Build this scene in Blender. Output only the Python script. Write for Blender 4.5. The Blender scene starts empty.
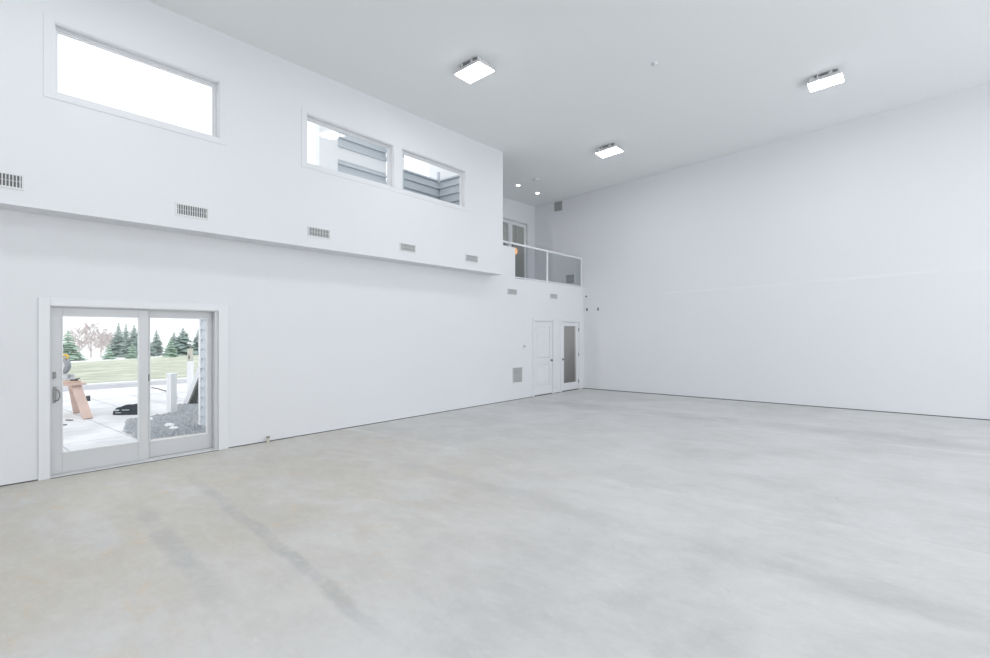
import bpy, bmesh, math, random
from mathutils import Vector, Matrix
random.seed(7)
S = bpy.context.scene
COL = S.collection
PI = math.pi

# ------------------------------------------------------------ materials
def lin(c):
    return tuple(((v/255)/12.92 if v/255 <= .04045 else ((v/255+.055)/1.055)**2.4) for v in c) + (1,)

def mat(name, col, rough=.6, metal=0, bump=0, bscale=40, var=0, vscale=3, spec=.5):
    m = bpy.data.materials.new(name); m.use_nodes = True
    nt = m.node_tree; N = nt.nodes; L = nt.links
    b = N['Principled BSDF']
    b.inputs['Base Color'].default_value = tuple(col[:3])+(1,)
    b.inputs['Roughness'].default_value = rough
    b.inputs['Metallic'].default_value = metal
    b.inputs['Specular IOR Level'].default_value = spec
    tc = N.new('ShaderNodeTexCoord')
    if var:
        n = N.new('ShaderNodeTexNoise'); n.inputs['Scale'].default_value = vscale
        n.inputs['Detail'].default_value = 5
        L.new(tc.outputs['Object'], n.inputs['Vector'])
        mx = N.new('ShaderNodeMix'); mx.data_type = 'RGBA'
        L.new(n.outputs['Fac'], mx.inputs[0])
        mx.inputs[6].default_value = tuple(max(0, c*(1-var)) for c in col[:3])+(1,)
        mx.inputs[7].default_value = tuple(min(1, c*(1+var)) for c in col[:3])+(1,)
        L.new(mx.outputs[2], b.inputs['Base Color'])
    if bump:
        n2 = N.new('ShaderNodeTexNoise'); n2.inputs['Scale'].default_value = bscale
        L.new(tc.outputs['Object'], n2.inputs['Vector'])
        bp = N.new('ShaderNodeBump'); bp.inputs['Strength'].default_value = bump
        bp.inputs['Distance'].default_value = .01
        L.new(n2.outputs['Fac'], bp.inputs['Height']); L.new(bp.outputs['Normal'], b.inputs['Normal'])
    return m

def glass_mat(name, tint, refl=1.0):
    m = bpy.data.materials.new(name); m.use_nodes = True
    nt = m.node_tree; N = nt.nodes; L = nt.links; N.clear()
    o = N.new('ShaderNodeOutputMaterial'); t = N.new('ShaderNodeBsdfTransparent'); g = N.new('ShaderNodeBsdfGlossy')
    g.inputs['Roughness'].default_value = .02
    t.inputs['Color'].default_value = tuple(tint)+(1,)
    fr = N.new('ShaderNodeFresnel'); fr.inputs['IOR'].default_value = 1.45
    mu = N.new('ShaderNodeMath'); mu.operation = 'MULTIPLY'; mu.inputs[1].default_value = refl
    ge = N.new('ShaderNodeNewGeometry'); iv = N.new('ShaderNodeMath'); iv.operation = 'SUBTRACT'; iv.inputs[0].default_value = 1
    L.new(ge.outputs['Backfacing'], iv.inputs[1]); m2 = N.new('ShaderNodeMath'); m2.operation = 'MULTIPLY'   # one reflection per pane, on its front skin
    L.new(fr.outputs[0], m2.inputs[0]); L.new(iv.outputs[0], m2.inputs[1]); L.new(m2.outputs[0], mu.inputs[0])
    mx = N.new('ShaderNodeMixShader'); L.new(mu.outputs[0], mx.inputs[0]); L.new(t.outputs[0], mx.inputs[1]); L.new(g.outputs[0], mx.inputs[2])
    L.new(mx.outputs[0], o.inputs['Surface'])
    return m

def emit(name, col, s):
    m = bpy.data.materials.new(name); m.use_nodes = True
    nt = m.node_tree; N = nt.nodes; N.clear()
    o = N.new('ShaderNodeOutputMaterial'); e = N.new('ShaderNodeEmission')
    e.inputs['Color'].default_value = tuple(col)+(1,); e.inputs['Strength'].default_value = s
    nt.links.new(e.outputs[0], o.inputs['Surface'])
    return m

def floor_mat():
    m = bpy.data.materials.new('polished_concrete'); m.use_nodes = True
    nt = m.node_tree; N = nt.nodes; L = nt.links; b = N['Principled BSDF']
    tc = N.new('ShaderNodeTexCoord'); sp = N.new('ShaderNodeSeparateXYZ')
    L.new(tc.outputs['Object'], sp.inputs[0])
    def noise(scale, detail=6, rough=.6, dist=0, stretch=None):
        n = N.new('ShaderNodeTexNoise'); n.inputs['Scale'].default_value = scale
        n.inputs['Detail'].default_value = detail; n.inputs['Roughness'].default_value = rough; n.inputs['Distortion'].default_value = dist
        if stretch:
            mp = N.new('ShaderNodeMapping'); mp.inputs['Scale'].default_value = stretch[:3]; mp.inputs['Rotation'].default_value = (0, 0, stretch[3])
            mp.inputs['Location'].default_value = (stretch[4], 3, 0)
            L.new(tc.outputs['Object'], mp.inputs[0]); L.new(mp.outputs[0], n.inputs['Vector'])
        else: L.new(tc.outputs['Object'], n.inputs['Vector'])
        return n.outputs['Fac']
    def ma(op, a, c=None, clamp=False):
        n = N.new('ShaderNodeMath'); n.operation = op; n.use_clamp = clamp
        for i, v in enumerate((a, c)):
            if v is None: continue
            if isinstance(v, (int, float)): n.inputs[i].default_value = v
            else: L.new(v, n.inputs[i])
        return n.outputs[0]
    def rng(v, a0, a1, b0=0, b1=1, smooth=True):
        n = N.new('ShaderNodeMapRange'); n.interpolation_type = 'SMOOTHSTEP' if smooth else 'LINEAR'
        L.new(v, n.inputs[0])
        for i, q in enumerate((a0, a1, b0, b1)): n.inputs[i+1].default_value = q
        return n.outputs[0]
    def mix(f, a, c):
        n = N.new('ShaderNodeMix'); n.data_type = 'RGBA'
        if isinstance(f, (int, float)): n.inputs[0].default_value = f
        else: L.new(f, n.inputs[0])
        for i, v in ((6, a), (7, c)):
            if isinstance(v, tuple): n.inputs[i].default_value = v+(1,)
            else: L.new(v, n.inputs[i])
        return n.outputs[2]
    K = FLOOR_K
    col = mix(rng(noise(.55, 7, .62, .4), .35, .65), (.50*K, .495*K, .49*K), (.595*K, .592*K, .588*K))
    # long trowel streaks
    st = rng(noise(1.2, 6, .65, .6, (1, 2.6, 1, .15, 0)), .45, .72)
    col = mix(ma('MULTIPLY', st, .35), col, (.645*K, .645*K, .643*K))
    col = mix(ma('MULTIPLY', rng(noise(2.1, 7, .7, .8, (1, 1.9, 1, -.5, 7)), .55, .75), .3), col, (.40*K, .415*K, .42*K))
    # warm cement staining, only on the slab pour near the sliding door
    x, y = sp.outputs[0], sp.outputs[1]
    reg = ma('MULTIPLY', rng(x, -4.6, -1.8, 1, 0), rng(y, 2.5, 8.5, 1, 0))
    reg = ma('MULTIPLY', reg, rng(noise(.75, 5, .6, .5, (1, 1.6, 1, .6, 2)), .22, .58))
    col = mix(ma('MULTIPLY', reg, .8), col, (.49*K, .458*K, .395*K))
    rust = ma('MULTIPLY', reg, rng(noise(1.3, 6, .7, 1.2, (1, 2.2, 1, .7, 11)), .56, .72))
    col = mix(ma('MULTIPLY', rust, .6), col, (.58*K, .45*K, .29*K))
    # darker bands where the pours meet
    def band(yc, slope, w, x0, x1, depth, c):
        nonlocal col
        wob = ma('MULTIPLY', ma('SUBTRACT', noise(1.7, 5, .65), .5), .2)
        d = ma('ABSOLUTE', ma('ADD', ma('SUBTRACT', ma('ADD', y, ma('MULTIPLY', x, slope)), yc), wob))
        f = rng(d, w*.3, w, 1, 0)
        f = ma('MULTIPLY', f, ma('MULTIPLY', rng(x, x0, x0+1.2), rng(x, x1-1.2, x1, 1, 0)))
        f = ma('MULTIPLY', f, rng(noise(2.3, 4, .6), .32, .6, .25, 1))
        col = mix(ma('MULTIPLY', f, depth), col, c)
    dk = (.36*K, .365*K, .36*K)
    band(1.52, .13, .085, -7.0, -1.9, .6, dk)
    band(1.0, .11, .12, -6.3, -2.9, .5, dk)
    band(4.1, .05, .2, -6, 1, .3, dk)
    band(10.5, .0, .5, -7.6, 6, .45, dk)
    # thin saw joint with white filler dust
    for yc, w in ((5.45, .012), (9.9, .012)):
        d = ma('ABSOLUTE', ma('SUBTRACT', y, yc))
        f = ma('MULTIPLY', rng(d, w*.4, w, 1, 0), rng(noise(1.1, 3), .4, .6))
        col = mix(ma('MULTIPLY', f, .35), col, (.3*K, .31*K, .31*K))
        f2 = ma('MULTIPLY', rng(ma('ABSOLUTE', ma('SUBTRACT', y, yc-.1)), .02, .16, 1, 0), rng(noise(.8, 4), .45, .6))
        col = mix(ma('MULTIPLY', f2, .35), col, (.70*K, .715*K, .72*K))
    # the darker pour beyond the joint
    col = mix(ma('MULTIPLY', rng(y, 5.40, 5.5), .14), col, (.40*K, .42*K, .425*K))
    # fine mottling, specks
    fine = noise(14, 8, .75)
    med = noise(3.6, 9, .78, .25, (1, 1.7, 1, .35, 9))
    col = mix(ma('MULTIPLY', rng(med, .44, .66), .20), col, (.66*K, .66*K, .658*K))
    col = mix(ma('MULTIPLY', rng(med, .54, .32), .18), col, (.42*K, .422*K, .42*K))
    col = mix(ma('MULTIPLY', rng(fine, .5, .8), .35), col, (.72*K, .73*K, .735*K))
    sp2 = rng(noise(9, 3, .5, 0, (1, 1.3, 1, 0, 5)), .73, .78)
    col = mix(ma('MULTIPLY', sp2, .6), col, (.3, .3, .28))
    L.new(col, b.inputs['Base Color'])
    b.inputs['Roughness'].default_value = .5
    L.new(rng(noise(1.5, 6), .3, .7, .36, .58), b.inputs['Roughness'])
    b.inputs['Specular IOR Level'].default_value = .35
    bp = N.new('ShaderNodeBump'); bp.inputs['Strength'].default_value = .12; bp.inputs['Distance'].default_value = .01
    L.new(fine, bp.inputs['Height']); L.new(bp.outputs['Normal'], b.inputs['Normal'])
    return m

def ground_mat(name, c1, c2, scale, detail=6, thr=(.4, .6), rough=.9, joints=None):
    m = bpy.data.materials.new(name); m.use_nodes = True
    nt = m.node_tree; N = nt.nodes; L = nt.links; b = N['Principled BSDF']
    tc = N.new('ShaderNodeTexCoord'); n = N.new('ShaderNodeTexNoise')
    n.inputs['Scale'].default_value = scale; n.inputs['Detail'].default_value = detail; n.inputs['Roughness'].default_value = .65
    L.new(tc.outputs['Object'], n.inputs['Vector'])
    r = N.new('ShaderNodeValToRGB'); r.color_ramp.elements[0].position = thr[0]; r.color_ramp.elements[1].position = thr[1]
    r.color_ramp.elements[0].color = c1+(1,); r.color_ramp.elements[1].color = c2+(1,)
    L.new(n.outputs['Fac'], r.inputs[0])
    out = r.outputs[0]
    if joints:
        bt = N.new('ShaderNodeTexBrick'); bt.inputs['Scale'].default_value = 1
        bt.inputs['Brick Width'].default_value = joints; bt.inputs['Row Height'].default_value = joints*.75
        bt.inputs['Mortar Size'].default_value = .012
        bt.inputs['Color1'].default_value = (1, 1, 1, 1); bt.inputs['Color2'].default_value = (.93, .93, .93, 1); bt.inputs['Mortar'].default_value = (.62, .62, .64, 1)
        L.new(tc.outputs['Object'], bt.inputs['Vector'])
        mx = N.new('ShaderNodeMix'); mx.data_type = 'RGBA'; mx.blend_type = 'MULTIPLY'; mx.inputs[0].default_value = 1
        L.new(out, mx.inputs[6]); L.new(bt.outputs['Color'], mx.inputs[7]); out = mx.outputs[2]
    L.new(out, b.inputs['Base Color']); b.inputs['Roughness'].default_value = rough
    return m

FLOOR_K = 1.12; FILL_R = 200  # floor tone; strength of the added fill lamps outside the right wall
M = dict(
    wall=mat('white_wall_paint', (.80, .812, .837), .65, bump=.04, bscale=60, var=.012, vscale=.7, spec=.3),
    ceil=mat('ceiling_paint', (.85, .868, .876), .8, bump=.04, bscale=70, var=.01, vscale=.6, spec=.2),
    trim=mat('white_trim_gloss', (.805, .817, .84), .35),
    doorgrey=mat('light_grey_door_finish', (.66, .67, .685), .35),
    sash=mat('white_vinyl', (.78, .79, .81), .4),
    gap=mat('gap_shade', (.10, .10, .10), .9),  # near-black that puts the shade of narrow gaps into colour
    floor=floor_mat(),
    glass=glass_mat('clear_glass', (.99, .995, .995), .5),
    railglass=glass_mat('rail_glass', (.91, .92, .93), .8),
    doorglass=glass_mat('interior_door_glass', (.9, .9, .9), 1),
    metal=mat('satin_nickel', (.27, .27, .27), .4, metal=.5),
    dark=mat('dark_metal', (.10, .10, .11), .5, metal=.3),
    ventback=mat('vent_shadow_backing', (.16, .17, .175), .8),
    ventwhite=mat('vent_white_enamel', (.78, .79, .80), .4),
    led=emit('led_diffuser', (.97, .98, 1.0), 45),
    down=emit('downlight_lens', (1, .97, .92), 10),
    warm=emit('warm_bulb', (1, .5, .22), 1.6),
    plast=mat('white_plastic', (.8, .8, .8), .4),
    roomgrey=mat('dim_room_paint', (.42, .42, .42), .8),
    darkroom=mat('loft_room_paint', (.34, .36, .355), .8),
    siding=mat('blue_grey_siding', (.56, .60, .64), .7, var=.05, vscale=2),
    sidetrim=mat('white_exterior_trim', (.92, .93, .95), .6),
    extgrey=mat('pale_grey_siding', (.62, .66, .71), .7),
    patio=ground_mat('pale_patio_pavers', (.70, .715, .74), (.88, .89, .91), .8, joints=1.2),
    road=ground_mat('driveway_grey', (.48, .48, .53), (.56, .56, .60), .5),
    snow=ground_mat('old_snow', (.85, .87, .90), (.95, .96, .97), .6),
    lawn=ground_mat('winter_lawn', (.40, .44, .33), (.68, .70, .60), .5, 12, (.38, .62)),
    fars=ground_mat('far_snow_field', (.75, .77, .78), (.93, .94, .95), .08),
    gravel=ground_mat('gravel_grit', (.30, .31, .33), (.62, .64, .67), 22, 4, (.3, .7)),
    stone=mat('gravel_stone', (.46, .48, .51), .9, var=.85, vscale=14),
    conifer=mat('spruce_needles', (.31, .40, .37), .8, var=.3, vscale=1.5),
    young=mat('young_spruce_needles', (.33, .47, .37), .8, var=.3, vscale=2),
    bark=mat('bark', (.30, .26, .24), .9),
    bare=mat('bare_twigs', (.58, .51, .50), .9, var=.15, vscale=.8),
    wood=mat('pale_pine_board', (.72, .55, .44), .7, var=.14, vscale=5),
    pinkwood=mat('pinkish_pine', (.74, .56, .49), .7, var=.12, vscale=6),
    yellow=mat('yellow_plastic', (.85, .52, .06), .5),
    blade=mat('saw_grey', (.30, .32, .35), .4, metal=.4),
    sawlight=mat('saw_light_casting', (.7, .71, .73), .4, metal=.3),
    bag=mat('black_canvas', (.04, .05, .065), .8, var=.3, vscale=20),
    paleteal=mat('pale_lettering_cloth', (.55, .62, .64), .8),
    rawpost=mat('weathered_post_wood', (.66, .64, .55), .8, var=.1, vscale=6),
    underside=mat('grey_panel_underside', (.24, .25, .24), .8, var=.2, vscale=3),
    grey_piece=mat('dark_grey', (.22, .22, .23), .8),
)

# ------------------------------------------------------------ mesh helpers
class MB:
    def __init__(s): s.v = []; s.f = []
    def quadbox(s, bot, top):
        n = len(bot); i = len(s.v); s.v += [tuple(p) for p in bot] + [tuple(p) for p in top]
        s.f.append(tuple(range(i+n-1, i-1, -1))); s.f.append(tuple(range(i+n, i+2*n)))
        for k in range(n):
            k2 = (k+1) % n; s.f.append((i+k, i+k2, i+n+k2, i+n+k))
        return s
    def box(s, x0, x1, y0, y1, z0, z1):
        return s.quadbox([(x0, y0, z0), (x1, y0, z0), (x1, y1, z0), (x0, y1, z0)], [(x0, y0, z1), (x1, y0, z1), (x1, y1, z1), (x0, y1, z1)])
    def bar(s, a, b, w, h=None, up=(0, 0, 1), taper=1):
        a = Vector(a); b = Vector(b); d = (b-a).normalized(); h = h or w
        u = Vector(up)
        if abs(d.dot(u)) > .97: u = Vector((1, 0, 0))
        sx = d.cross(u).normalized(); sy = sx.cross(d).normalized()
        q = lambda p, t: [p+sx*w/2*t*i+sy*h/2*t*j for i, j in ((-1, -1), (1, -1), (1, 1), (-1, 1))]
        return s.quadbox(q(a, 1), q(b, taper))
    def cyl(s, a, b, r0, r1=None, n=16):
        a = Vector(a); b = Vector(b); r1 = r0 if r1 is None else r1; d = (b-a).normalized()
        u = Vector((0, 0, 1)) if abs(d.z) < .9 else Vector((1, 0, 0))
        sx = d.cross(u).normalized(); sy = d.cross(sx).normalized()
        q = lambda p, r: [p+(sx*math.cos(2*PI*k/n)+sy*math.sin(2*PI*k/n))*r for k in range(n)]
        return s.quadbox(q(a, r0), q(b, r1))
    def lathe(s, a, axis, prof, n=20):
        a = Vector(a); d = Vector(axis).normalized(); u = Vector((0, 0, 1)) if abs(d.z) < .9 else Vector((1, 0, 0))
        sx = d.cross(u).normalized(); sy = d.cross(sx).normalized(); i = len(s.v)
        for (t, r) in prof:
            for k in range(n):
                s.v.append(tuple(a+d*t+(sx*math.cos(2*PI*k/n)+sy*math.sin(2*PI*k/n))*max(r, 1e-4)))
        for j in range(len(prof)-1):
            for k in range(n):
                k2 = (k+1) % n; s.f.append((i+j*n+k, i+j*n+k2, i+(j+1)*n+k2, i+(j+1)*n+k))
        s.f.append(tuple(i+k for k in range(n))); s.f.append(tuple(i+(len(prof)-1)*n+k for k in range(n)))
        return s
    def tube(s, pts, r, n=8):
        P = [Vector(p) for p in pts]; i = len(s.v); prev = None
        for k, p in enumerate(P):
            d = (P[min(k+1, len(P)-1)]-P[max(k-1, 0)]).normalized()
            u = prev if prev is not None else (Vector((0, 0, 1)) if abs(d.z) < .9 else Vector((1, 0, 0)))
            sx = (u-d*u.dot(d)).normalized(); prev = sx; sy = d.cross(sx)
            for j in range(n): s.v.append(tuple(p+(sx*math.cos(2*PI*j/n)+sy*math.sin(2*PI*j/n))*r))
        for k in range(len(P)-1):
            for j in range(n):
                j2 = (j+1) % n; s.f.append((i+k*n+j, i+k*n+j2, i+(k+1)*n+j2, i+(k+1)*n+j))
        s.f.append(tuple(i+j for j in range(n))); s.f.append(tuple(i+(len(P)-1)*n+j for j in range(n)))
        return s
    def build(s, name, m, parent=None, bevel=0, smooth=False):
        me = bpy.data.meshes.new(name); me.from_pydata([tuple(v) for v in s.v], [], s.f)
        bm = bmesh.new(); bm.from_mesh(me)
        bmesh.ops.recalc_face_normals(bm, faces=bm.faces)
        if bevel: bmesh.ops.bevel(bm, geom=bm.edges[:], offset=bevel, segments=2, affect='EDGES', clamp_overlap=True, profile=.5)
        bm.to_mesh(me); bm.free()
        if smooth:
            for p in me.polygons: p.use_smooth = True
        me.materials.append(m)
        o = bpy.data.objects.new(name, me); COL.objects.link(o)
        if parent is not None: o.parent = parent
        return o

def tag(o, label=None, cat=None, group=None, kind=None):
    if label: o['label'] = label
    if cat: o['category'] = cat
    if group: o['group'] = group
    if kind: o['kind'] = kind
    return o
def empty(name, loc=(0, 0, 0), rz=0, **kw):
    o = bpy.data.objects.new(name, None); COL.objects.link(o); o.location = loc; o.rotation_euler = (0, 0, rz)
    o.empty_display_size = .1
    return tag(o, **kw)
def copy_tree(o, parent=None):
    c = o.copy(); COL.objects.link(c)
    if parent is not None: c.parent = parent
    for ch in [q for q in bpy.data.objects if q.parent == o]: copy_tree(ch, c)
    return c
def holes_x(mb, x0, x1, ya, yb, za, zb, holes):
    """slab normal to X from ya..yb, za..zb, with rectangular holes (y0,y1,z0,z1) that do not overlap in y"""
    y = ya
    for (h0, h1, z0, z1) in sorted(holes):
        if h0 > y: mb.box(x0, x1, y, h0, za, zb)
        if z0 > za: mb.box(x0, x1, h0, h1, za, z0)
        if z1 < zb: mb.box(x0, x1, h0, h1, z1, zb)
        y = h1
    if y < yb: mb.box(x0, x1, y, yb, za, zb)
    return mb
def frame_x(mb, x0, x1, ya, yb, za, zb, l, r, b, t):
    mb.box(x0, x1, ya, ya+l, za, zb); mb.box(x0, x1, yb-r, yb, za, zb)
    if b: mb.box(x0, x1, ya+l, yb-r, za, za+b)
    if t: mb.box(x0, x1, ya+l, yb-r, zb-t, zb)
    return mb

# ------------------------------------------------------------ room constants
SL = .066
SY = .010
def cz(x, y=6.0): return 5.915+SL*(x+7.43)+SY*(y-6)
LW, UW, RW, BX = -7.785, -7.43, 13.73, 7.0   # lower left wall, upper left wall, end wall, right side
YB = -5.0
LOFT = -9.60
SOF = 3.072

def struct(mb, name, m, label, cat, parent=None, **k):
    return tag(mb.build(name, m, parent, **k), label, cat, kind='structure')

# floor
struct(MB().box(-9.4, BX, YB, RW+.1, -.12, 0), 'floor', M['floor'], 'mottled polished concrete floor with warm stains and dark pour bands', 'floor')
# ceiling (L-shaped, slopes up away from the left wall)
P = [(BX+.1, YB-.1), (BX+.1, RW+.1), (-12.3, RW+.1), (-12.3, 11.0), (LOFT-.1, 11.0), (LOFT-.1, 9.24), (UW-.12, 9.24), (UW-.12, YB-.1)]
P = P[::-1]
mb = MB().quadbox([(x, y, cz(x, y)) for x, y in P], [(x, y, cz(x, y)+.3) for x, y in P])
struct(mb, 'ceiling', M['ceil'], 'high sloping pale grey painted ceiling over the hall', 'ceiling')

# lower left wall with doors
mb = MB(); G = .014
holes_x(mb, LW-.145, LW, YB, RW+.1, G, SOF, [(1.275, 3.16, 0, 2.03), (11.12, 12.045, 0, 2.035), (12.49, 13.495, 0, 2.035)])
struct(mb, 'wall_left', M['wall'], 'lower white wall under the overhang, with the sliding door and two far doors', 'wall')
mb = MB(); mb.box(LW-.14, LW-.008, YB, 1.27, -.01, G+.003); mb.box(LW-.14, LW-.008, 3.17, 11.11, -.01, G+.003); mb.box(LW-.14, LW-.008, 12.05, 12.48, -.01, G+.003)  # dark base strips carry painted shade for the slot under the drywall
struct(mb, 'shade_strip_1', M['gap'], 'dark painted shade in the gap along the foot of the left wall', 'trim')
# upper left wall with overhang
WZ0, WZ1 = 4.392, 5.185
mb = MB()
holes_x(mb, UW-.13, UW, YB, 9.34, SOF, cz(UW)+.15, [(1.262, 3.028, WZ0, WZ1), (4.335, 6.092, WZ0, WZ1), (6.292, 8.04, WZ0, WZ1)])
mb.box(LW-.1, UW-.13, YB, 9.34, SOF, SOF+.12)      # underside of the overhang
mb.box(LW-.145, UW-.13, 9.2, 9.34, SOF+.12, cz(LW)+.12)
struct(mb, 'wall_upper_left', M['wall'], 'upper white wall overhanging the lower wall, with three high windows and a row of vents', 'wall')
# end wall: upper field, lower field proud of it with a sloping ledge between
X0, X1 = -12.2, BX+.1
mb = MB()
mb.quadbox([(X0, RW+.03, G), (X1, RW+.03, G), (X1, RW+.2, G), (X0, RW+.2, G)],
           [(X0, RW+.03, cz(X0)+.15), (X1, RW+.03, cz(X1)+.15), (X1, RW+.2, cz(X1)+.15), (X0, RW+.2, cz(X0)+.15)])
def cre(x): return 2.725+.029*(x+6.5)
def ledge(xa, xb, da, db):
    za, zb = cre(xa), cre(xb); e = .005; y = RW+.03
    mb.quadbox([(xa, y+e, G), (xa, y-da, G), (xa, y-da, za), (xa, y+e, za+.08)][::-1], [(xb, y+e, G), (xb, y-db, G), (xb, y-db, zb), (xb, y+e, zb+.08)][::-1])
ledge(LW, -4.5, .001, .012); ledge(-4.5, X1, .012, .018)
struct(mb, 'wall_far', M['wall'], 'tall white end wall with a faint sloping ledge line', 'wall')
mb = MB().box(LW, X1, RW+.012, RW+.1, -.01, G+.003)  # painted shade in the slot below the end wall
struct(mb, 'shade_strip_2', M['gap'], 'dark painted shade in the gap along the foot of the end wall', 'trim')
RWN = [(-2.5, 1.5), (3.5, 7.5), (8.6, 12.6)]  # assumed windows, added out of view to brighten the hall
mb = holes_x(MB(), BX, BX+.12, YB, RW+.1, 0, cz(BX)+.15, [(a, b, .5, 5.2) for a, b in RWN])
struct(mb, 'wall_right', M['wall'], 'white wall closing the hall on the right, out of view', 'wall')
for k, (a, b) in enumerate(RWN):
    w = empty('window_%d' % (7+k), (BX, (a+b)/2, .5), label='added unseen window in the right wall to brighten the hall, ' + ('behind the camera', 'middle one', 'nearest the end wall')[k], cat='window', kind='structure')
    h = (b-a)/2; f = MB()
    for q in (-h+.03, 0, h-.03): f.box(.03, .1, q-.03, q+.03, .03, 4.67)
    for z in (.03, 2.35, 4.67): f.box(.035, .095, -h, h, z-.03, z+.03)
    f.build('frame', M['trim'], w)
    MB().box(.06, .066, -h+.03, h-.03, .03, 4.66).build('glass_pane', M['glass'], w)
    al = bpy.data.lights.new('window_fill', 'AREA'); al.shape = 'RECTANGLE'; al.size = 4.6; al.size_y = b-a-.1; al.color = (.95, .965, 1); al.energy = FILL_R*(.05, 1.05, .65)[k]  # fill lamp added outside each of these windows
    ao = bpy.data.objects.new('window_fill', al); COL.objects.link(ao); ao.location = (BX+.2, (a+b)/2, 2.85); ao.rotation_euler = (0, PI/2, 0)
xs = [(-7.93), BX+.12]
BW = [(-6.2, -2.4), (-1.3, 2.5), (3.4, 6.2)]; mb = MB(); xx = xs[0]  # more unseen windows, added to let light in from behind
for a, b in BW+[(xs[1], xs[1])]:
    mb.quadbox([(xx, YB-.12, 0), (a, YB-.12, 0), (a, YB, 0), (xx, YB, 0)], [(xx, YB-.12, cz(xx)+.15), (a, YB-.12, cz(a)+.15), (a, YB, cz(a)+.15), (xx, YB, cz(xx)+.15)])
    if b > a:
        mb.box(a, b, YB-.12, YB, 0, .5)
        mb.quadbox([(a, YB-.12, 4.6), (b, YB-.12, 4.6), (b, YB, 4.6), (a, YB, 4.6)], [(a, YB-.12, cz(a)+.15), (b, YB-.12, cz(b)+.15), (b, YB, cz(b)+.15), (a, YB, cz(a)+.15)])
    xx = b
for k, (a, b) in enumerate(BW):
    w = empty('window_%d' % (4+k), ((a+b)/2, YB, .5), label='added unseen window behind the camera to let in light, ' + ('left', 'middle', 'right')[k], cat='window', kind='structure')
    h = (b-a)/2; f = MB()
    for q in (-h+.03, 0, h-.03): f.box(q-.03, q+.03, -.1, -.03, .03, 4.07)
    for z in (.03, 2.05, 4.04): f.box(-h, h, -.095, -.035, z-.03, z+.03)
    f.build('frame', M['trim'], w)
    MB().box(-h+.03, h-.03, -.066, -.06, .03, 4.05).build('glass_pane', M['glass'], w)
struct(mb, 'wall_back', M['wall'], 'white wall behind the camera, out of view', 'wall')

# ------------------------------------------------------------ loft
struct(MB().box(LOFT-3, LW-.145, 9.34, RW+.03, 2.86, 3.09), 'floor_loft', M['wall'], 'loft floor slab behind the glass railing', 'floor')
struct(MB().box(LW-.145, LW, 9.34, RW+.03, SOF, 3.092), 'trim_3', M['wall'], 'white slab edge under the glass railing', 'trim')
DY0, DY1, DZ = 11.62, 13.37, 5.23
mb = holes_x(MB(), LOFT-.12, LOFT, 9.24, RW+.03, 3.1, cz(LOFT)+.15, [(DY0, DY1, 3.1, DZ)])
struct(mb, 'wall_loft', M['wall'], 'white wall at the back of the loft with grey glass double doors', 'wall')
struct(MB().quadbox([(LOFT, 9.24, 3.1), (-7.93, 9.24, 3.1), (-7.93, 9.34, 3.1), (LOFT, 9.34, 3.1)], [(LOFT, 9.24, cz(LOFT)+.1), (-7.93, 9.24, cz(-7.93)+.1), (-7.93, 9.34, cz(-7.93)+.1), (LOFT, 9.34, cz(LOFT)+.1)]),
       'wall_loft_side', M['wall'], 'white side wall of the loft hidden behind the upper wall', 'wall')
# room behind the loft doors
mb = MB(); mb.box(-12.3, -12.2, 11.0, RW+.03, 3.1, 5.72); mb.box(-12.2, LOFT-.12, 11.0, 11.1, 3.1, 5.72); mb.box(-12.2, LOFT-.12, RW-.02, RW+.03, 3.1, 5.72)
struct(mb, 'wall_loft_room', M['darkroom'], 'dim grey room behind the loft glass doors', 'wall')
# loft door
d = empty('door_4', (LOFT, (DY0+DY1)/2, 3.1), label='white framed double glass doors at the back of the loft', cat='door', kind='structure')
hw = (DY1-DY0)/2; hz = DZ-3.1
mb = MB(); frame_x(mb, 0, .025, -hw-.04, hw+.04, 0, hz+.05, .05, .05, 0, .06); mb.build('casing', M['trim'], d, bevel=.004)
mb = MB(); frame_x(mb, -.12, 0, -hw, hw, 0, hz, .03, .03, .03, .03); mb.build('frame', M['sash'], d)
for k, (a, b) in enumerate(((-hw+.03, 0.0), (.0, hw-.03))):
    lp = frame_x(MB(), -.09, -.045, a+.003, b-.003, .035, hz-.035, .11, .07, .22, .10).build('door_leaf', M['sash'], d, bevel=.003)
    MB().box(-.072, -.064, a+.113, b-.073, .255, hz-.135).build('glass_pane', M['doorglass'], lp)
    MB().cyl((-.045, b-.05 if k == 0 else a+.05, 1.0), (-.0, b-.05 if k == 0 else a+.05, 1.0), .012).bar((0, b-.05 if k == 0 else a+.05, 1.0), (0, (b-.16) if k == 0 else a+.16, 1.0), .016).build('handle', M['metal'], lp)
# warm pendant lamp inside that room
px, py, pz = -9.95, 13.16, 4.36
p = empty('pendant_lamp', (px, py, pz), label='small warm glowing lamp seen through the loft glass door', cat='lamp')
MB().lathe((0, 0, -.11), (0, 0, 1), [(0, .02), (.03, .06), (.10, .075), (.18, .055), (.22, .02)]).build('lamp_shade', M['warm'], p, smooth=True)
MB().cyl((0, 0, .11), (0, 0, cz(px)-pz), .006, n=8).build('cord', M['dark'], p)

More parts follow.
